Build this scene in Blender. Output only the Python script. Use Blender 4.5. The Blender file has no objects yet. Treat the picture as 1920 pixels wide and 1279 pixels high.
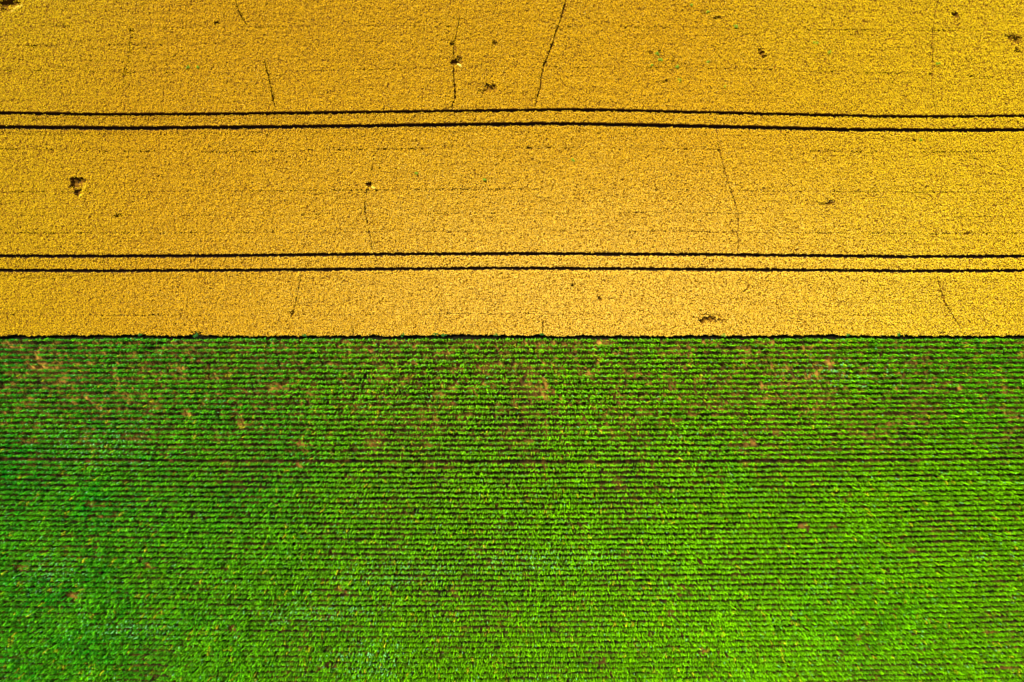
import bpy, math
import numpy as np
from mathutils import Vector

rng = np.random.default_rng(11)
S = 13.3                      # photograph pixels per metre at the crop tops
H = 0.8 + 1280.0 / S          # drone height
C = bpy.context.scene.collection

def wx(px, z=0.8): return (px - 960.0) * (H - z) / 1280.0
def wy(py, z=0.8): return (639.5 - py) * (H - z) / 1280.0

# ------------------------------------------------------------------ helpers
def lattice(seed):
    return np.random.default_rng(seed).random((256, 256))
_lat = {}
def vnoise(x, y, scale, seed):
    if seed not in _lat: _lat[seed] = lattice(seed)
    L = _lat[seed]
    u, v = x / scale + 1000.0, y / scale + 1000.0
    i, j = np.floor(u).astype(int), np.floor(v).astype(int)
    fu, fv = u - i, v - j
    fu, fv = fu * fu * (3 - 2 * fu), fv * fv * (3 - 2 * fv)
    i0, i1, j0, j1 = i & 255, (i + 1) & 255, j & 255, (j + 1) & 255
    return (L[i0, j0] * (1 - fu) + L[i1, j0] * fu) * (1 - fv) + (L[i0, j1] * (1 - fu) + L[i1, j1] * fu) * fv
def fnoise(x, y, scale, seed, octs=3):
    t, a, s = 0.0, 1.0, 0.0
    for k in range(octs):
        t = t + a * vnoise(x, y, scale / 2 ** k, seed + 17 * k); s += a; a *= 0.55
    return t / s
def sstep(a, b, x):
    t = np.clip((x - a) / (b - a), 0, 1); return t * t * (3 - 2 * t)

def mesh_obj(name, verts, quads, mats, colors=None, mat_idx=None, smooth=False):
    me = bpy.data.meshes.new(name)
    nv, nf = len(verts), len(quads)
    k = quads.shape[1]
    me.vertices.add(nv); me.vertices.foreach_set('co', np.ascontiguousarray(verts, dtype=np.float32).ravel())
    me.loops.add(nf * k); me.loops.foreach_set('vertex_index', np.ascontiguousarray(quads, dtype=np.int32).ravel())
    me.polygons.add(nf)
    me.polygons.foreach_set('loop_start', np.arange(0, nf * k, k, dtype=np.int32))
    try: me.polygons.foreach_set('loop_total', np.full(nf, k, dtype=np.int32))
    except Exception: pass
    for m in mats: me.materials.append(m)
    if mat_idx is not None: me.polygons.foreach_set('material_index', np.ascontiguousarray(mat_idx, dtype=np.int32))
    me.polygons.foreach_set('use_smooth', np.full(nf, smooth, dtype=bool))
    me.update(calc_edges=True)
    if colors is not None:
        a = me.color_attributes.new('tint', 'FLOAT_COLOR', 'POINT')
        a.data.foreach_set('color', np.ascontiguousarray(colors, dtype=np.float32).ravel())
    o = bpy.data.objects.new(name, me); C.objects.link(o)
    return o
def tag(o, label=None, cat=None, group=None, kind=None):
    if label: o['label'] = label
    if cat: o['category'] = cat
    if group: o['group'] = group
    if kind: o['kind'] = kind
    return o

# ------------------------------------------------------------------ materials
def nmat(name):
    m = bpy.data.materials.new(name); m.use_nodes = True
    nt = m.node_tree; b = nt.nodes['Principled BSDF']
    return m, nt, b
def tint_mat(name, rough, spec, trans=0.0):
    m, nt, b = nmat(name)
    a = nt.nodes.new('ShaderNodeVertexColor'); a.layer_name = 'tint'
    nt.links.new(a.outputs['Color'], b.inputs['Base Color'])
    b.inputs['Roughness'].default_value = rough
    b.inputs['Specular IOR Level'].default_value = spec
    if trans > 0:
        t = nt.nodes.new('ShaderNodeBsdfTranslucent'); nt.links.new(a.outputs['Color'], t.inputs['Color'])
        mx = nt.nodes.new('ShaderNodeMixShader'); mx.inputs[0].default_value = trans
        out = nt.nodes['Material Output']
        nt.links.new(b.outputs[0], mx.inputs[1]); nt.links.new(t.outputs[0], mx.inputs[2])
        nt.links.new(mx.outputs[0], out.inputs['Surface'])
    return m
def noise_mat(name, cols, scale, rough=0.95, spec=0.1, bump=0.0, bscale=8):
    m, nt, b = nmat(name)
    tc = nt.nodes.new('ShaderNodeTexCoord')
    n = nt.nodes.new('ShaderNodeTexNoise'); n.inputs['Scale'].default_value = scale; n.inputs['Detail'].default_value = 8; n.inputs['Roughness'].default_value = 0.7
    nt.links.new(tc.outputs['Object'], n.inputs['Vector'])
    r = nt.nodes.new('ShaderNodeValToRGB')
    nt.links.new(n.outputs[0], r.inputs[0])
    e = r.color_ramp.elements
    e[0].position, e[0].color = 0.32, (*cols[0], 1); e[1].position, e[1].color = 0.68, (*cols[-1], 1)
    if len(cols) == 3:
        q = e.new(0.5); q.color = (*cols[1], 1)
    nt.links.new(r.outputs[0], b.inputs['Base Color'])
    b.inputs['Roughness'].default_value = rough; b.inputs['Specular IOR Level'].default_value = spec
    if bump:
        n2 = nt.nodes.new('ShaderNodeTexNoise'); n2.inputs['Scale'].default_value = bscale; n2.inputs['Detail'].default_value = 6
        nt.links.new(tc.outputs['Object'], n2.inputs['Vector'])
        bp = nt.nodes.new('ShaderNodeBump'); bp.inputs['Strength'].default_value = bump; bp.inputs['Distance'].default_value = 0.05
        nt.links.new(n2.outputs[0], bp.inputs['Height']); nt.links.new(bp.outputs[0], b.inputs['Normal'])
    return m
M_soil = noise_mat('sandy_soil_painted_shade', [(0.45, 0.42, 0.4), (0.75, 0.72, 0.7), (1, 1, 1)], 0.9, bump=0.6)
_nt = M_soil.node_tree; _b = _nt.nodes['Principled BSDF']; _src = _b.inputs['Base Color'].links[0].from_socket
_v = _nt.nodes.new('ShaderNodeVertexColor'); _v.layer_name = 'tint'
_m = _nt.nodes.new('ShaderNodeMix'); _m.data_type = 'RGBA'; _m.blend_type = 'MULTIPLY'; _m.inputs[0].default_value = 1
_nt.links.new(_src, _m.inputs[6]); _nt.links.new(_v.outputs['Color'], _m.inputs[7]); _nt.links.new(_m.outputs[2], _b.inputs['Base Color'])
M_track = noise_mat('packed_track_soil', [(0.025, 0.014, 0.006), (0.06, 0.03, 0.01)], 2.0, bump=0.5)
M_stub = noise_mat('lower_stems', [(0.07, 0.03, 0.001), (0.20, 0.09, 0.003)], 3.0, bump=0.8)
M_far = noise_mat('golden_canopy', [(0.40, 0.20, 0.006), (0.62, 0.33, 0.012), (0.74, 0.45, 0.03)], 5.0, bump=1.0, bscale=6)
M_ear = tint_mat('ripe_wheat_ears', 0.8, 0.04, 0.0)
M_leaf = tint_mat('maize_leaves', 0.36, 0.05, 0.03)
M_weed = tint_mat('weed_leaves', 0.6, 0.2, 0.1)

# ------------------------------------------------------------------ ground
def grid_obj(name, x0, x1, y0, y1, z, m, nx=2, ny=2):
    X, Y = np.meshgrid(np.linspace(x0, x1, nx), np.linspace(y0, y1, ny))
    V = np.stack([X.ravel(), Y.ravel(), np.full(X.size, z)], 1)
    i = np.arange(X.size).reshape(ny, nx)
    Q = np.stack([i[:-1, :-1].ravel(), i[:-1, 1:].ravel(), i[1:, 1:].ravel(), i[1:, :-1].ravel()], 1)
    return mesh_obj(name, V, Q, [m])
# undulating soil sheet: fine under the fields, wide cells to the horizon
def axis(a, b, step, far):
    core = np.arange(a, b + step, step)
    k = np.geomspace(2, far, 14)
    return np.concatenate([(a - k)[::-1], core, core[-1] + k])
gx, gy = axis(-90, 90, 0.5, 3000), axis(-60, 60, 0.25, 3000)
# ------------------------------------------------------------------ wheat layout (pixels of the photograph -> metres)
T = [
 [(-300,209),(0,211),(213,214.3),(427,213),(640,210.5),(853,207.7),(1067,205),(1180,206.8),(1280,209.5),(1493,214.3),(1653,217.8),(1760,218.3),(1920,217),(2220,214)],
 [(-300,235),(0,237.7),(160,239.3),(240,240),(427,238.3),(640,236.3),(853,233.5),(1000,231.8),(1067,231.9),(1280,235.7),(1440,239.3),(1600,243),(1760,244),(1920,243.3),(2220,240)],
 [(-300,478),(0,480),(213,480.3),(427,479.3),(640,477),(960,475.6),(1280,477),(1493,479),(1707,481.3),(1920,480.5),(2220,479)],
 [(-300,505),(0,506.7),(213,507.7),(427,506.7),(640,505),(960,502.8),(1280,504.8),(1493,506.3),(1707,508.3),(1920,507.4),(2220,506)],
]
EDGE = [(-300,629),(0,628.8),(213,628),(427,629.3),(640,629),(760,628.2),(900,627.4),(1000,628.6),(1280,628.4),(1600,628.6),(1920,629.2),(2220,629)]
HALF = [3.0, 3.7, 3.2, 3.1]       # half widths of the open wheel tracks, pixels
def poly_y(P, x): return np.interp(x, [p[0] for p in P], [p[1] for p in P])

TRAILS = [
 ([(1063,-8),(1053,30),(1043,60),(1033,90),(1020,120),(1015,145),(1011,170),(1004,196)], 1.15, .95),
 ([(862,30),(857,55),(852,78),(850,98),(853,113),(850,128),(851,145),(853,160),(853,185),(845,203)], 0.9, .75),
 ([(843,212),(841,232)], 0.6, .5),
 ([(440,-8),(447,20),(454,33),(462,45)], 0.8, .8),
 ([(421,0),(421,45),(423,62)], .6, .45),
 ([(246,58),(243,95),(238,118),(232,138),(233,160)], 0.8, .7),
 ([(497,115),(502,140),(507,158),(511,180),(515,196)], 0.85, .75),
 ([(1759,-5),(1754,25),(1748,60),(1749,95),(1748,140),(1747,165),(1751,190),(1755,212)], 0.8, .75),
 ([(708,280),(703,290),(699,308),(692,340),(687,362),(684,385),(688,420),(694,440),(697,465)], 0.75, .7),
 ([(1343,235),(1347,275),(1353,298),(1363,335),(1372,362),(1380,385),(1384,402),(1384,440),(1386,466)], 0.85, .74),
 ([(565,510),(561,535),(556,560),(548,592)], 0.75, .7),
 ([(1757,520),(1763,540),(1768,558),(1774,572),(1785,588),(1797,608),(1802,622)], 0.85, .85),
 ([(1768,558),(1771,575),(1773,600)], .5, .6),
 ([(1262,355),(1264,400)], .5, .45),
 ([(1234,285),(1240,330)], .45, .4),
 ([(1017,603),(1018,628)], 1.1, .85),
 ([(1404,535),(1401,542),(1394,547)], 1.3, .95),
 ([(660,606),(662,628)], .9, .6),
 ([(1395,-5),(1390,40),(1368,150),(1345,215)], .35, .25),
]
HOLES = [ # x, y, rx, ry, strength
 (16,6,17,6,1),(8,14,7,4,.9),(143,341,9,8,1),(152,338,9,4,.9),(145,361,6,5,1),(136,350,6,4,.8),(852,116,7,4,1),(860,113,4,6,.9),(919,163,9,5,.95),(904,170,7,3,.7),
 (890,161,14,7,.45),(1427,96,3,4,.9),(1433,104,6,3,.9),(1791,26,5,4,1),(1793,31,4,3,.9),(1903,75,12,7,.85),(1897,70,5,5,.9),(1907,95,4,3,.9),
 (1556,380,8,4.5,.97),(1542,382,5,1.5,.7),(1124,559,4,4,1),(1119,548,1.4,4,.7),(1329,597,12,3,1),(1317,602,5,2.5,1),(1348,601,7,1.7,.9),(218,405,9,1.7,.8),(929,80,4,2.5,.9),
 (403,45,3,2.5,.9),(850,80,5,3.5,.9),(992,276,6,2.5,.8),(840,276,12,2.5,.55),(1347,33,5,1.8,.9),(1320,22,4,3,.6),(692,346,5,3,1),(699,350,5,1.6,.9),(247,58,3,1.4,.9),
 (1219,96,3,2,.8),(1236,97,6,4,.65),(1262,113,4,2,.8),(1240,106,8,7,.5),(1247,153,5,2,.7),(1271,128,5,3,.5),(1260,135,5,2,.6),(1674,153,3,1.5,.8),(1710,328,6,3,.5),(1828,298,3,2,.7),
 (1073,536,3,2,.8),(1525,585,5,3,.5),(1577,604,4,1.6,.7),(1769,556,4,4,.7),(1767,623,4,2,.8),(430,540,3,2,.7),(548,589,2.5,3,.9),(368,625,9,3,.8),(1214,618,5,1.4,.8),
 (1715,262,5,2,.7),(910,337,3,1.5,.6),(840,388,4,3,.4),(560,337,5,2,.4),(275,89,8,1.5,.6),(60,85,14,1.2,.7),(115,50,16,1.2,.6),(360,130,16,6,.25),(8,70,10,3,.4),(1022,115,3,2,.6),
 (768,118,4,1,.5),(1655,150,4,1,.5),(1262,90,3,2,.5),(1301,597,3,3,.7),(1259,617,3,1.4,.7),(175,460,3,2,.4),(780,323,4,2,.4),(1390,120,40,9,.12),(820,150,30,12,.10),
]
DRILL = [ # faint sowing gaps: points, half width px, strength, span
 ([(0,48),(250,53),(700,48),(1280,51),(1500,55),(1920,58)], .7, .42), ([(0,86),(300,83),(700,78),(1280,68),(1500,64),(1920,66)], .8, .30),
 ([(0,131),(300,137),(640,132),(900,125),(1280,127),(1500,131),(1750,140),(1920,146)], .8, .42),
 ([(0,111),(300,116),(640,112),(960,108),(1280,120),(1600,140),(1920,150)], .8, .28),
 ([(0,20),(600,26),(1280,20),(1920,24)], .8, .18), ([(0,178),(500,180),(1100,172),(1920,186)], .7, .12),
 ([(0,279),(240,284),(430,285),(640,281),(850,277),(1100,277),(1280,279),(1440,281),(1660,286),(1920,283)], 1.0, .52),
 ([(0,333),(640,334),(1280,336),(1920,338)], .7, .14),
 ([(0,360),(213,360),(427,358),(640,357),(853,355),(1100,355),(1280,356),(1500,359),(1920,361)], .7, .44),
 ([(0,383),(640,381),(1280,378),(1920,384)], .7, .16),
 ([(0,405),(320,405),(640,402),(853,400),(1280,398),(1500,402),(1750,407),(1920,406)], .75, .33),
 ([(0,437),(320,437),(500,436),(640,435),(960,433),(1280,434),(1500,437),(1750,438),(1920,437)], .8, .62),
 ([(0,458),(1000,455),(1920,459)], .7, .10),
 ([(0,540),(960,536),(1920,541)], .7, .10), ([(0,566),(400,569),(960,565),(1920,569)], .7, .22),
 ([(0,591),(427,592),(640,590),(960,588),(1280,589),(1600,591),(1920,592)], .7, .42),
 ([(0,606),(960,604),(1920,608)], .6, .12),
]
def seg_dist(px, py, P):
    d = np.full(px.shape, 1e9)
    for (ax, ay), (bx, by) in zip(P[:-1], P[1:]):
        vx, vy = bx - ax, by - ay; L = vx * vx + vy * vy
        t = np.clip(((px - ax) * vx + (py - ay) * vy) / L, 0, 1)
        d = np.minimum(d, np.hypot(px - ax - t * vx, py - ay - t * vy))
    return d
def wheat_gap(px, py):
    """0 = full stand .. 1 = no wheat, from animal trails, holes and sowing gaps"""
    out = np.zeros(px.shape)
    wxn = (fnoise(px, py, 9, 71, 2) - .5) * 7; wyn = (fnoise(px, py, 9, 93, 2) - .5) * 7
    for P, hw, st in TRAILS:
        xs = [p[0] for p in P]; ys = [p[1] for p in P]
        m = (px > min(xs) - 6) & (px < max(xs) + 6) & (py > min(ys) - 6) & (py < max(ys) + 6)
        if not m.any(): continue
        d = seg_dist(px[m] + wxn[m] * .35, py[m], P)
        n = vnoise(px[m] * .3, py[m], 7, 31 + int(xs[0]) % 50)
        w = hw * 1.15 * (0.45 + 1.3 * n)
        out[m] = np.maximum(out[m], min(1, st * 1.15) * (1 - sstep(w * .8, w * 1.35, d)) * sstep(.08, .3, n + (st - .55)))
    wxn, wyn = wxn + (vnoise(px, py, 3.2, 75) - .5) * 5, wyn + (vnoise(px, py, 3.2, 76) - .5) * 5
    for (cx, cy, rx, ry, st) in HOLES:
        m = (np.abs(px - cx) < rx * 1.8 + 6) & (np.abs(py - cy) < ry * 1.8 + 6)
        if not m.any(): continue
        r = np.hypot((px[m] - cx + wxn[m]) / (rx * 1.2 + .3), (py[m] - cy + wyn[m]) / (ry * 1.2 + .3))
        out[m] = np.maximum(out[m], st * (1 - sstep(.75, 1.25, r)) * (1 if st > .95 else sstep(.2, .5, vnoise(px[m], py[m], 3.2, 12) + st * .35)))
    for k, (P, hw, st) in enumerate(DRILL):
        d = np.abs(py + wyn * .18 - poly_y(P, px))
        n = fnoise(px, py * 0, 70, 200 + k, 3)
        sp = .25 + .75 * sstep(.42, .60, vnoise(px, py, 2.2, 240 + k))
        out = np.maximum(out, np.clip(st * 2.0 * sstep(.22, .62, n), 0, .74) * sp * (1 - sstep(hw * .9, hw * 2.0, d)))
    return out

PXL, PXR, PYT = -170, 2090, -110      # built area in photograph pixels
# bands of standing wheat between the tracks (top boundary, bottom boundary)
def edge_y(x):
    return poly_y(EDGE, x) + (fnoise(x, x * 0, 26, 3, 3) - .5) * 5 + (vnoise(x, x * 0, 4, 8) - .5) * 1.2
bands = [(lambda x: np.full(np.shape(x), float(PYT)), lambda x: poly_y(T[0], x) - HALF[0])]
for k in range(3):
    bands.append((lambda x, k=k: poly_y(T[k], x) + HALF[k], lambda x, k=k: poly_y(T[k + 1], x) - HALF[k + 1]))
bands.append((lambda x: poly_y(T[3], x) + HALF[3], edge_y))

# ears of wheat -------------------------------------------------------------
EARS = 190                                 # per square metre
area = (PXR - PXL) * (635 - PYT) / S ** 2
n = int(EARS * area)
ex = rng.uniform(PXL, PXR, n); ey = rng.uniform(PYT, 634, n)
jit = (fnoise(ex, ey, 5.0, 44, 2) - .5) * 4.2
keep = np.zeros(n, bool); edged = np.full(n, 1e9)
for a, b in bands:
    A, B = a(ex), b(ex)
    keep |= (ey > A + jit) & (ey < B + jit)
    edged = np.minimum(edged, np.minimum(np.abs(ey - A), np.abs(ey - B)))
gap = wheat_gap(ex, ey)
# random speckle of thin places in the stand
cl = fnoise(ex, ey, 3.0, 55, 2)
thin = sstep(.25, .18, vnoise(ex, ey, 1.9, 58)) * 1.1 * (0.7 + .6 * fnoise(ex, ey, 160, 61, 2))
keep &= rng.random(n) > np.maximum(gap, thin)
ex, ey, cl, edged, gap = ex[keep], ey[keep], cl[keep], edged[keep], gap[keep]
n = len(ex)
drift = fnoise(ex, ey, 240, 77, 3)
rl = fnoise(ex + ey * .35, ey, 3.8, 57, 2)
zt = 0.80 + (cl - .5) * .20 + (rl - .5) * .13 + (fnoise(ex * .09 + 50, ey, 4.5, 59, 2) - .5) * .16 + rng.normal(0, .03, n) + (drift - .5) * .06 - .10 * gap
x, y = wx(ex), wy(ey)
az = rng.uniform(0, 2 * math.pi, n)
lean = rng.uniform(.06, .17, n); dz = rng.uniform(.01, .095, n); w = rng.uniform(.022, .040, n)
below = np.full(n, 1e9)
for k in range(4):
    q_ = ey - (poly_y(T[k], ex) + HALF[k]); below = np.where((q_ > -3) & (q_ < below), q_, below)
lit = rng.random(n) < sstep(13, 5, below)          # stalks at the rim of a track droop into it
az = np.where(lit, rng.normal(-1.15, .45, n), az); dz = np.where(lit, rng.uniform(.06, .13, n), dz)
dx, dy = np.cos(az) * lean, np.sin(az) * lean
ux, uy = -np.sin(az) * w, np.cos(az) * w
tw = rng.uniform(-.6, .6, n) * w
V = np.empty((n, 4, 3))
V[:, 0] = np.stack([x - dx * .5, y - dy * .5, zt - dz], 1)
V[:, 1] = np.stack([x + ux, y + uy, zt + tw], 1)
V[:, 2] = np.stack([x + dx * .5, y + dy * .5, zt + dz * .15], 1)
V[:, 3] = np.stack([x - ux, y - uy, zt - tw], 1)
# colour of the ears: ripe gold, some paler straw, some browner
base = np.array([0.75, 0.415, 0.0002]); pale = np.array([0.90, 0.62, 0.12]); brown = np.array([0.46, 0.20, 0.001]); lemon = np.array([0.75, 0.52, 0.0001])
ripe = fnoise(ex, ey, 420, 101, 2)
bl = np.exp(-(((ex - 1130) / 620) ** 2 + ((ey - 560) / 230) ** 2))  # brighter pool of light right of centre, painted into the ear colour
lm = np.clip(np.maximum(sstep(1150, 1800, ex), sstep(420, 0, ex) * .8) + (ripe - .5) * .8, 0, 1)
col = base + (lemon - base) * lm[:, None]
p_pale = .03 + .34 * bl + (ripe - .5) * .1
rr = rng.random(n)
t = np.where(rr < p_pale, rng.uniform(.4, .9, n), rng.uniform(0, .12, n) + .22 * bl)
col = col * (1 - t[:, None]) + pale * t[:, None]
q = np.where(rr > .93, rng.uniform(.3, .9, n), 0)
col = col * (1 - q[:, None]) + brown * q[:, None]
col *= (rng.uniform(.78, 1.10, n) * (.90 + .16 * bl))[:, None]
colv = np.concatenate([col, np.ones((n, 1))], 1)
colv = np.repeat(colv[:, None, :], 4, 1).reshape(-1, 4)
Qe = np.arange(n * 4).reshape(n, 4)
Ve = V.reshape(-1, 3)
# lower stems: a rough sheet under the ears in each band, dropping to the soil in the holes
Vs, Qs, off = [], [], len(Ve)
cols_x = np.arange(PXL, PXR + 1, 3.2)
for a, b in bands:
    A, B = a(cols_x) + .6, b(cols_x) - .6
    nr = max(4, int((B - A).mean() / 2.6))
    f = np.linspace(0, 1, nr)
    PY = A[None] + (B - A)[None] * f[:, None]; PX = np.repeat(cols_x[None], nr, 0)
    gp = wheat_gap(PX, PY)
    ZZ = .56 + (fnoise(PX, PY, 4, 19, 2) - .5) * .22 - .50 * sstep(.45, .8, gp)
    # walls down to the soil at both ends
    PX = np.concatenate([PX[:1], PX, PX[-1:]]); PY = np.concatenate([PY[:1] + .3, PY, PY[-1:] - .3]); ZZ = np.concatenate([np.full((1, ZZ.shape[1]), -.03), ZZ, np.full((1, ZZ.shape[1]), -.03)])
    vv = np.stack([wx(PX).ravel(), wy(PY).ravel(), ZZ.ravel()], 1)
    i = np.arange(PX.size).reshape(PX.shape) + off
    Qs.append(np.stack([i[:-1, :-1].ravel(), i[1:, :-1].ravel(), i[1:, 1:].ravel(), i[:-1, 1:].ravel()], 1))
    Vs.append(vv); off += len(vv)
# the field runs on past the picture: coarser canopy out to the horizon side
def slab(x0, x1, y0, y1):
    global off
    X, Y = np.meshgrid(np.linspace(x0, x1, 60), np.linspace(y0, y1, 60))
    vv = np.stack([X.ravel(), Y.ravel(), (.78 + (vnoise(X, Y, 3, 9) - .5) * .1).ravel()], 1)
    i = np.arange(X.size).reshape(X.shape) + off; off += X.size
    Vs.append(vv); return np.stack([i[:-1, :-1].ravel(), i[:-1, 1:].ravel(), i[1:, 1:].ravel(), i[1:, :-1].ravel()], 1)
XL, XR, YT, YB = wx(PXL), wx(PXR), wy(PYT), wy(628)
nstub = sum(len(q) for q in Qs)
for r in [(-400, XL, YB, YT), (XR, 400, YB, YT), (-400, 400, YT, 400)]: Qs.append(slab(*r))
nfar = sum(len(q) for q in Qs) - nstub
Vall = np.concatenate([Ve] + Vs); Qall = np.concatenate([Qe] + Qs)
call = np.ones((len(Vall), 4), np.float32); call[:len(colv)] = colv
mi = np.concatenate([np.zeros(len(Qe), int), np.full(nstub, 1), np.full(nfar, 2)])
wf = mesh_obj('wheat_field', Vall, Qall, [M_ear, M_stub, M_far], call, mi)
tag(wf, 'ripe golden wheat covering the upper half, cut by dark wheel tracks', 'wheat field', kind='stuff')
print('ears', n)
del V, Ve, Vall, Qall, call, colv

# wheel tracks: packed soil strips on the ground ------------------------------
track_labels = ['dark wheel track, upper one of the top pair through the wheat', 'dark wheel track, lower one of the top pair through the wheat',
                'dark wheel track, upper one of the pair nearer the green maize', 'dark wheel track closest to the green maize, lower of its pair']
for k in range(4):
    xs = np.arange(PXL, PXR + 1, 6.0); yc = poly_y(T[k], xs)
    prof = [(-HALF[k] - 1, .055), (-HALF[k] * .6, .035), (0, .03), (HALF[k] * .6, .035), (HALF[k] + 1, .055)]
    V = np.concatenate([np.stack([wx(xs), wy(yc + d), z + (fnoise(xs, yc + d, 14, 140 + k, 2) - .5) * .02], 1) for d, z in prof])
    i = np.arange(len(V)).reshape(len(prof), -1)
    Q = np.stack([i[:-1, :-1].ravel(), i[1:, :-1].ravel(), i[1:, 1:].ravel(), i[:-1, 1:].ravel()], 1)
    o = mesh_obj('wheel_track', V, Q, [M_track], smooth=True)
    tag(o, track_labels[k], group='wheel tracks through the wheat', kind='structure')

# ------------------------------------------------------------------ maize
def leaf_template(r, kind):
    """one maize plant: arching strap leaves in two ranks round a short stalk"""
    vs, fs = [], []
    nl = int(r.integers(9, 11)); a0 = r.normal(0, .3)
    for k in range(nl):
        a = a0 + math.pi * k + r.normal(0, .35)
        f = k / (nl - 1)
        zb = .12 + .55 * f; L = (.46 - .16 * abs(f - .45) * 2) * r.uniform(.75, 1.15); up = .14 + .34 * f
        w = .045 * r.uniform(.8, 1.2)
        c, s = math.cos(a), math.sin(a); twist = r.normal(0, .45)
        pts = [(0, zb, .45), (.33 * L, zb + up * .85, 1.0), (.70 * L, zb + up * .85 - .02, .85), (1.0 * L, zb + up * .35 - .10, .08)]
        b0 = len(vs)
        for q, (d, z, ww) in enumerate(pts):
            h = w * ww; tz = h * twist * .6
            vs.append((c * d - s * h, s * d + c * h, z + tz)); vs.append((c * d + s * h, s * d - c * h, z - tz))
        for q in range(3):
            fs.append((b0 + 2 * q, b0 + 2 * q + 2, b0 + 2 * q + 3, b0 + 2 * q + 1))
    return np.array(vs), np.array(fs), nl
tr = np.random.default_rng(5)
TPL = [leaf_template(tr, k) for k in range(14)]

PATCH = [ # bare sandy spots in the maize: x, y, rx, ry, strength
 (880,641,30,5,.9),(1005,642,22,5,.8),(1130,642,36,6,.95),(1075,648,20,6,.6),(650,640,16,4,.6),(12,646,16,7,.9),(335,690,18,5,.9),(75,687,38,5,.8),(120,713,36,5,.6),(20,720,20,4,.6),
 (1183,669,8,9,.95),(1555,678,8,15,.95),(1452,806,15,6,1),(350,775,10,9,.9),(450,795,14,10,.8),(1405,829,16,10,.75),(560,830,30,6,.7),(700,832,22,10,.65),(250,818,40,5,.7),(60,826,50,5,.8),
 (75,800,30,5,.65),(225,750,50,5,.6),(140,745,40,4,.6),(510,720,40,5,.45),(400,706,50,6,.4),(1105,700,30,10,.45),(1260,715,14,12,.5),(905,690,36,14,.45),(1185,800,10,10,.4),(1295,772,8,12,.55),
 (1615,690,26,5,.45),(1725,835,20,8,.4),(1850,718,30,5,.55),(1880,700,30,4,.5),(1740,770,30,5,.4),(640,865,20,4,.5),(420,868,14,4,.5),(555,872,12,5,.8),(1105,866,10,8,.7),(1400,870,12,5,.6),
 (945,965,8,6,.8),(1390,835,12,8,.5),(180,945,40,5,.6),(200,967,30,5,.6),(280,1062,12,8,.7),(40,1063,18,8,.7),(135,1117,16,10,.8),(635,1103,11,6,1),(650,1110,10,4,.8),(520,1124,14,4,.7),
 (605,1126,10,4,.6),(800,1127,24,3,.7),(850,1108,9,8,.6),(870,1180,6,6,.5),(435,1178,12,5,.7),(995,1176,10,5,.9),(1318,1222,12,7,1),(1612,1194,11,8,.95),(1625,1217,14,5,.8),(1855,1183,22,5,.85),
 (1505,985,12,5,.8),(1560,985,14,5,.8),(1710,1030,10,6,.8),(1275,1110,8,16,.5),(1255,1148,8,6,.7),(1245,1060,6,16,.5),(1600,1100,14,5,.6),(1680,1140,14,8,.6),(1645,1103,10,4,.6),(1890,1250,30,10,.55),
 (1470,1220,12,5,.7),(720,1175,10,7,.4),(1090,1010,8,6,.5),(1030,960,8,8,.4),(1160,900,12,12,.35),(1780,960,16,6,.4),(1310,950,12,6,.5),(1230,940,8,8,.45),(1000,730,50,14,.3),(1350,760,60,14,.3),
 (395,1225,16,5,.5),(600,1250,20,6,.4),(1740,725,14,5,.5),(1130,1240,14,5,.4),(1210,1225,8,8,.5),(1560,840,16,5,.5),(1350,890,10,10,.5),(820,690,16,5,.4),(490,1075,10,4,.4),(90,1005,14,4,.5),
]
def bare(px, py):
    b = np.zeros(px.shape)
    wn = (fnoise(px, py, 12, 301, 2) - .5) * 12; wm = (fnoise(px, py, 12, 302, 2) - .5) * 8
    for (cx, cy, rx, ry, st) in PATCH:
        st = st * (.5 if cx < 300 and cy < 900 else .7 if cy < 900 else .7)
        m = (np.abs(px - cx) < rx * 1.6 + 10) & (np.abs(py - cy) < ry * 1.6 + 10)
        if m.any():
            r = np.hypot((px[m] - cx + wn[m]) / (rx * .9), (py[m] - cy + wm[m]) / (ry + 1))
            b[m] = np.maximum(b[m], min(1, st * 1.05) * (1 - sstep(.3, 1.15, r)))
    up = sstep(900, 700, py)
    n1 = fnoise(px, py * 2.4, 34, 310, 3)
    b = np.maximum(b, (.20 * up + .06) * sstep(.68, .80, n1))
    return b
X, Y = np.meshgrid(gx, gy)
Z = np.clip((fnoise(X, Y, 1.5, 5) - 0.5) * 0.10, -0.05, 0.05) * ((np.abs(X) < 92) & (np.abs(Y) < 62))
V = np.stack([X.ravel(), Y.ravel(), Z.ravel()], 1)
i = np.arange(X.size).reshape(X.shape)
Q = np.stack([i[:-1, :-1].ravel(), i[:-1, 1:].ravel(), i[1:, 1:].ravel(), i[1:, :-1].ravel()], 1)
PXg, PYg = 960 + X * 1280 / H, 639.5 - Y * 1280 / H
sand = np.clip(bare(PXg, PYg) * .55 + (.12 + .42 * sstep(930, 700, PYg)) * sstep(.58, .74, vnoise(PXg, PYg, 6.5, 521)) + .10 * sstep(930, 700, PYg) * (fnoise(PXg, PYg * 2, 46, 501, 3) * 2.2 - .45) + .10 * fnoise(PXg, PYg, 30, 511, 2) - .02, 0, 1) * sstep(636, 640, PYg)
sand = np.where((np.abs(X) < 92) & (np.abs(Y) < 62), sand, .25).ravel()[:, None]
gcol = np.array([.009, .008, .002]) * (1 - sand) + np.array([.50, .26, .035]) * sand  # near-black part paints in the shade between rows and below the wheat edge
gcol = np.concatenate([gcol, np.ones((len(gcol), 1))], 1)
g = mesh_obj('ground', V, Q, [M_soil], gcol, smooth=True); tag(g, kind='structure')

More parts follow.
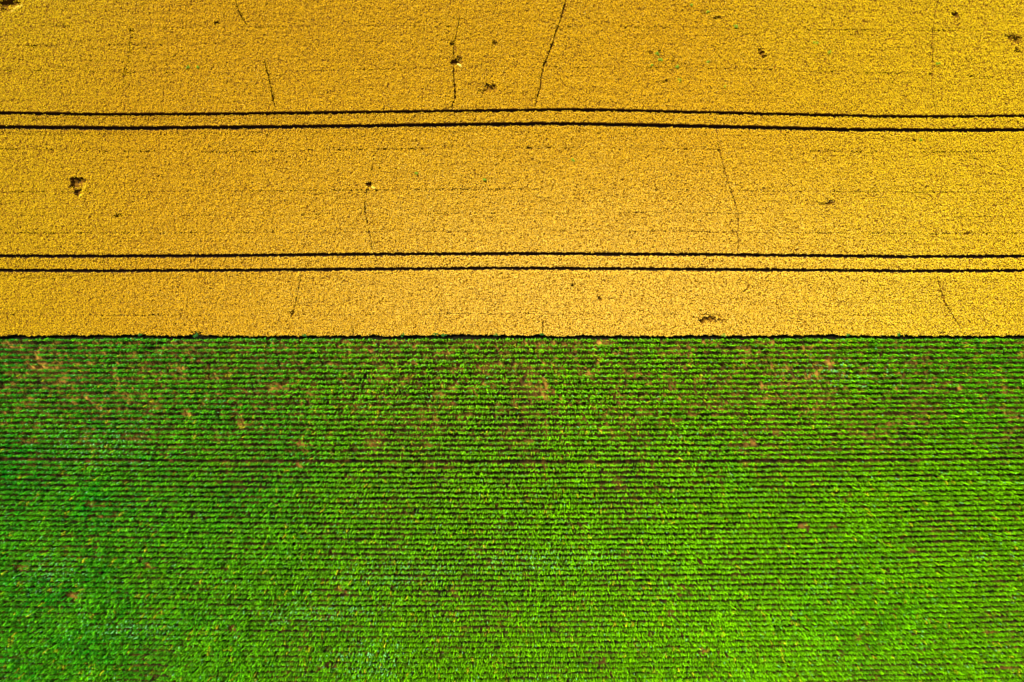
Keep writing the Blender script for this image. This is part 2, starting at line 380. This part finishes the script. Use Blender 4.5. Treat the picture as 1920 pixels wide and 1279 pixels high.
ROW = 9.62; y0 = 638.2
centres, k = [], 0
yy = y0
while yy < 1279 + 5 * ROW:
    centres.append(yy)
    k += 1
    yy += ROW + (2.6 if k == 24 else 0)
def bow(yc): return -11.5 * math.tanh((yc - 640) / 420)
def row_geometry(yc, ri):
    r = np.random.default_rng(9000 + ri)
    sp = .165 * S
    px = np.arange(PXL, PXR, sp); px = px + r.normal(0, .22 * sp, len(px))
    c = bow(yc)
    py = yc + 0.0 + c * (((px - 960) / 960) ** 2) + r.normal(0, .55, len(px)) + (vnoise(px, px * 0 + yc, 60, 400 + ri % 40) - .5) * 2.2
    b = bare(px, py)
    u = r.random(len(px))
    size = .85 + .02 * sstep(660, 1000, py) + (fnoise(px, py, 90, 320, 3) - .5) * .45
    size *= r.uniform(.82, 1.18, len(px)) * (1 - .40 * b)
    hole = .03 + .12 * sstep(900, 680, py) + .10 * sstep(.55, .7, vnoise(px, py, 14, 350))
    keep = (u > b * .95) & (r.random(len(px)) > hole)
    px, py, size, b = px[keep], py[keep], size[keep], b[keep]
    z = 0.45
    X, Y = wx(px, z), wy(py, z)
    n = len(px); rot = math.pi / 2 + r.normal(0, .8, n) + math.pi * (r.random(n) < .5); ti = r.integers(0, len(TPL), n)
    # leaf colour: fresh yellow green, few yellow ones; blue green paints in reflected sky
    hue = fnoise(px, py, 170, 330, 3); hue2 = fnoise(px, py * 1.6, 60, 340, 2)
    leftness = sstep(1000, 0, px)
    teal = np.clip(sstep(.48, .85, hue) * .25 + leftness * .62 * (.75 + hue2 * .5) + .30 * sstep(1500, 1750, px) * sstep(900, 720, py) + (hue2 - .5) * .12 + r.normal(0, .12, n), 0, 1)
    fresh, blue = np.array([.126, .375, .0001]), np.array([.003, .235, .004])
    cp = fresh + (blue - fresh) * teal[:, None]
    yel = (r.random(n) < .025 + .2 * b)
    cp = np.where(yel[:, None], cp * .4 + np.array([.5, .36, .01]) * .6, cp)
    cp = cp * (r.uniform(.45, 1.3, n) * (.85 + .3 * fnoise(px, py, 30, 345, 2)))[:, None]
    Vs, Qs, Cs, off = [], [], [], 0
    for t, (tv, tf, nl) in enumerate(TPL):
        m = np.where(ti == t)[0]
        if not len(m): continue
        cs, sn, s = np.cos(rot[m])[:, None], np.sin(rot[m])[:, None], size[m][:, None]
        vx, vy, vz = tv[:, 0][None], tv[:, 1][None], tv[:, 2][None]
        P = np.stack([X[m][:, None] + s * (cs * vx - sn * vy), Y[m][:, None] + s * (sn * vx + cs * vy) * .86, s * vz * 1.15], 2)
        lf = r.uniform(.35, 1.4, (len(m), nl)) * np.linspace(.40, 1.25, nl)[None]  # lower leaves coloured darker, painting in the shade inside the canopy
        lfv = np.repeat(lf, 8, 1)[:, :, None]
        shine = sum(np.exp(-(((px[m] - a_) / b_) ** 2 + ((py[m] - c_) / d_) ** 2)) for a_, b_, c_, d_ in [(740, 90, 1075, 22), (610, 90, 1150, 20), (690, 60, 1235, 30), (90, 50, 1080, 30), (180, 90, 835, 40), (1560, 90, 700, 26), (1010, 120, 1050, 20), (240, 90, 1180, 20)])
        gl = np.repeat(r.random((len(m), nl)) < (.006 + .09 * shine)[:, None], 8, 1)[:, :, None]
        cc = np.concatenate([np.where(gl, np.array([.17, .50, .17]), cp[m][:, None, :] * lfv), np.ones((len(m), len(tv), 1))], 2)  # pale cool leaf colour stands in for glints
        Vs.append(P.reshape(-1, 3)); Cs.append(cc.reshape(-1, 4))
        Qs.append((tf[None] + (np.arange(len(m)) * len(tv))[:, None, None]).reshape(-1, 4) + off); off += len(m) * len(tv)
    return np.concatenate(Vs), np.concatenate(Qs), np.concatenate(Cs)

ORD = ['zeroth','first','second','third','fourth','fifth','sixth','seventh','eighth','ninth','tenth','eleventh','twelfth','thirteenth','fourteenth','fifteenth','sixteenth','seventeenth','eighteenth','nineteenth','twentieth',
       'twenty-first','twenty-second','twenty-third']
vis = [i for i, c in enumerate(centres) if c < 1281]
rest = [i for i in range(len(centres)) if i not in vis]
nvis = len(vis)
for i in vis:
    if i == 0: lab = 'patchy green maize row against the black shadow of the wheat edge'
    elif i < 12: lab = f'{ORD[i + 1]} green maize row below the wheat edge, sandy soil showing'
    elif i == 23: lab = 'green maize row directly above the wide dark gap across the maize'
    elif i < 23: lab = f'{ORD[24 - i]} green maize row above the wide dark gap in the maize'
    elif i == 24: lab = 'green maize row directly below the wide dark gap across the maize'
    elif i < 24 + 20: lab = f'{ORD[i - 23]} dense green maize row below the wide dark gap'
    elif i == nvis - 1: lab = 'dense green maize row along the bottom edge of the photo'
    else: lab = f'{ORD[nvis - i]} dense green maize row up from the bottom edge of the photo'
    V, Q, Cc = row_geometry(centres[i], i)
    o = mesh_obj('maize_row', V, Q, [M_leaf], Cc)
    tag(o, lab, 'crop row', 'maize rows across the lower half')
print('rows', nvis, len(rest))
Vs, Qs, Cs, off = [], [], [], 0
for i in rest:
    V, Q, Cc = row_geometry(centres[i], i); Vs.append(V); Qs.append(Q + off); Cs.append(Cc); off += len(V)
o = mesh_obj('distant_maize', np.concatenate(Vs), np.concatenate(Qs), [M_leaf], np.concatenate(Cs))
tag(o, 'green maize running on past the bottom rows of the field', 'maize', kind='stuff')

# ------------------------------------------------------------------ weeds and flattened wheat
def weed(px, py, size, zbase, label, green, ri, group='green weeds among the crops', dark=False):
    r = np.random.default_rng(700 + ri)
    e = bpy.data.objects.new('weed', None); C.objects.link(e); e.location = (wx(px), wy(py), zbase)
    tag(e, label, 'weed', group)
    Vs, Fs, Cs = [], [], []
    nst = int(4 + size * 5)
    sv, sf = [], []
    for s in range(nst):
        a, d = r.uniform(0, 6.28), size * r.uniform(0, .5)
        cx, cy = math.cos(a) * d, math.sin(a) * d * .6
        h = r.uniform(.80, 1.0) - zbase
        b = len(sv)
        for q in range(3):
            an = q * 2.1; sv.append((cx * .6 + .012 * math.cos(an), cy * .6 + .012 * math.sin(an), 0))
        for q in range(3):
            an = q * 2.1; sv.append((cx + .006 * math.cos(an), cy + .006 * math.sin(an), h))
        for q in range(3): sf.append((b + q, b + (q + 1) % 3, b + 3 + (q + 1) % 3, b + 3 + q))
        for l in range(12):
            la = r.uniform(0, 6.28); L = r.uniform(.08, .20); w = L * .28; z = h * (.75 + .25 * r.random())
            c, sn = math.cos(la), math.sin(la); b = len(Vs)
            for (dd, ww, dz) in [(0, .1, 0), (.5 * L, 1, .03), (L, .05, -.02)]:
                Vs.append((cx + c * dd - sn * w * ww, cy + sn * dd + c * w * ww, z + dz)); Vs.append((cx + c * dd + sn * w * ww, cy + sn * dd - c * w * ww, z + dz))
                k = r.uniform(.8, 1.2)
                for _ in range(2): Cs.append((green[0] * k, green[1] * k, green[2] * k, 1))
            Fs.append((b, b + 2, b + 3, b + 1)); Fs.append((b + 2, b + 4, b + 5, b + 3))
    o1 = mesh_obj('foliage', np.array(Vs), np.array(Fs), [M_weed], np.array(Cs)); o1.parent = e
    o2 = mesh_obj('stem', np.array(sv), np.array(sf), [M_weed], np.array([(green[0], green[1] * .8, green[2], 1)] * len(sv))); o2.parent = e
G1, G2 = (.15, .26, .001), (.02, .11, .003)
WEEDS = [
 (1233,100,.9,G1,'largest green weed clump in the upper right wheat'), (1237,112,.7,G1,'green weed just under the largest clump in the upper wheat'), (1222,122,.4,G1,'small green weed lower left of the largest weed clump'),
 (1271,126,.7,G1,'bright green weed down right of the largest weed clump'), (1275,150,.7,G1,'low green weed patch above the top track, right of centre'), (1379,49,.8,G1,'bright green weed clump near the top edge, right of centre'),
 (1297,9,.4,G1,'small green weed at the very top edge of the wheat'), (1327,21,.45,G1,'thin green weed between the top edge weed and the bright clump'), (1529,80,.6,G1,'pale green weed high in the wheat, right of centre'),
 (1555,98,.55,G1,'pale green weed just lower right of its high neighbour'), (1328,116,.5,G1,'sparse green weed right of the scattered upper weeds'), (1758,119,.7,G1,'green weed beside the dotted trail in the upper right wheat'),
 (352,126,.7,G1,'dull green weed patch in the upper left wheat'), (371,127,.5,G1,'tiny green weed right of the dull patch in the upper left'), (780,324,.5,G1,'green weed in the middle wheat band, left of centre'),
 (910,337,.5,G1,'slanting green weed in the middle wheat band at centre'), (1074,300,.6,G1,'green weed just under the top track pair, right of centre'), (1727,262,.4,G1,'tiny green weed right under the top track pair, far right'),
 (1359,162,.5,G1,'faint green weed above the top track, right of centre'), (218,280,.01,G1,None),
 (367,629,1.0,G2,'dark bushy weed on the wheat edge at the left'), (262,628,.6,G2,'low dark weed on the wheat edge, leftmost of all'), (571,629,.7,G2,'dark green weed on the wheat edge left of centre'),
 (757,628,.9,G2,'dark weed clump on the wheat edge left of the twin clumps'), (816,627,.7,G2,'left one of twin dark weeds on the wheat edge'), (832,628,.7,G2,'right one of twin dark weeds on the wheat edge'),
 (931,627,.8,G2,'dark weed on the wheat edge just left of centre'), (1017,627,.7,G2,'dark weed on the wheat edge below a short gap in the wheat'), (1355,629,.9,(.12,.22,.01),'olive weed leaning out of the wheat edge, right of centre'),
 (1590,628,.7,G2,'dark weed on the wheat edge toward the right'), (1685,627,.8,G2,'dark weed on the wheat edge at the far right'),
]
for k, (a, b, s, gcol, lab) in enumerate(WEEDS):
    if lab: weed(a, b, s, 0.0, lab, gcol, k)

def flattened(px, py, rx, ry, ang, label, ri, tone=(.80, .52, .02)):
    """stalks knocked flat: a mat of straws lying one way"""
    r = np.random.default_rng(800 + ri); n = 150
    V = np.empty((n, 6, 3)); c0, s0 = math.cos(ang), math.sin(ang)
    for k in range(n):
        q, d = r.uniform(0, 6.28), math.sqrt(r.random())
        cx, cy = rx * d * math.cos(q), ry * d * math.sin(q)
        X, Y = (cx * c0 - cy * s0) / S, (cx * s0 + cy * c0) / S
        a = ang + r.normal(0, .25); L = r.uniform(.25, .5); w = .022; z = r.uniform(.45, .75)
        c, s = math.cos(a), math.sin(a)
        for m, (dd, zz) in enumerate([(-.5, -.12), (0, .02), (.5, .05)]):
            V[k, 2 * m] = (X + c * L * dd - s * w, Y + s * L * dd + c * w, z + zz); V[k, 2 * m + 1] = (X + c * L * dd + s * w, Y + s * L * dd - c * w, z + zz)
    F = np.array([[0, 2, 3, 1], [2, 4, 5, 3]])[None] + (np.arange(n) * 6)[:, None, None]
    cc = np.repeat(np.array(tone)[None] * r.uniform(.8, 1.15, (n, 1)), 6, 0)
    o = mesh_obj('flattened_wheat', V.reshape(-1, 3), F.reshape(-1, 4), [M_ear], np.concatenate([cc, np.ones((n * 6, 1))], 1))
    o.location = (wx(px), wy(py), 0)
    tag(o, label, 'flattened wheat', 'flattened wheat beside dark holes')
flattened(861.5, 121.5, 3.2, 1.2, -.6, 'bright pale flattened wheat beside a dark hole left of the top centre', 0, (.84, .62, .1))
flattened(700, 351.5, 2.6, 1.2, -.5, 'small pale flattened wheat beside a hole in the middle band', 1, (.82, .56, .06))
flattened(157, 352, 8, 2, 1.05, 'yellow flattened wheat beside the large dark hole at the left', 2)
flattened(151, 366, 4, 1.6, .7, 'yellow flattened wheat just below the large dark hole at the left', 3)
flattened(30, 15, 12, 3, .5, 'flattened wheat by the dark hole in the top left corner', 4, (.75, .5, .05))

# ------------------------------------------------------------------ light, sky, camera
el = math.radians(50); d = Vector((.56, -.83, 0)).normalized()
L = bpy.data.lights.new('sun', 'SUN'); L.energy = 5.0; L.angle = math.radians(.53); L.color = (1.0, .95, .86)
lo = bpy.data.objects.new('sun', L); C.objects.link(lo)
lo.rotation_euler = Vector((d.x * math.cos(el), d.y * math.cos(el), -math.sin(el))).to_track_quat('-Z', 'Y').to_euler()
lo.location = (-40, 60, 90)
w_ = bpy.data.worlds.new('World'); bpy.context.scene.world = w_; w_.use_nodes = True
nt = w_.node_tree; sk = nt.nodes.new('ShaderNodeTexSky'); sk.sky_type = 'NISHITA'; sk.sun_disc = False
sk.sun_elevation = el; sk.sun_rotation = math.atan2(-d.x, -d.y)
nt.links.new(sk.outputs[0], nt.nodes['Background'].inputs[0]); nt.nodes['Background'].inputs[1].default_value = .05

cam = bpy.data.cameras.new('camera'); cam.lens = 24; cam.sensor_width = 36; cam.clip_end = 8000
co = bpy.data.objects.new('camera', cam); C.objects.link(co); co.location = (0, 0, H)
sc = bpy.context.scene; sc.camera = co
sc.view_settings.view_transform = 'Standard'; sc.view_settings.look = 'None'; sc.view_settings.exposure = 1.16; sc.view_settings.gamma = 1
sc.cycles.max_bounces = 4; sc.cycles.diffuse_bounces = 1; sc.cycles.glossy_bounces = 2; sc.cycles.transmission_bounces = 2
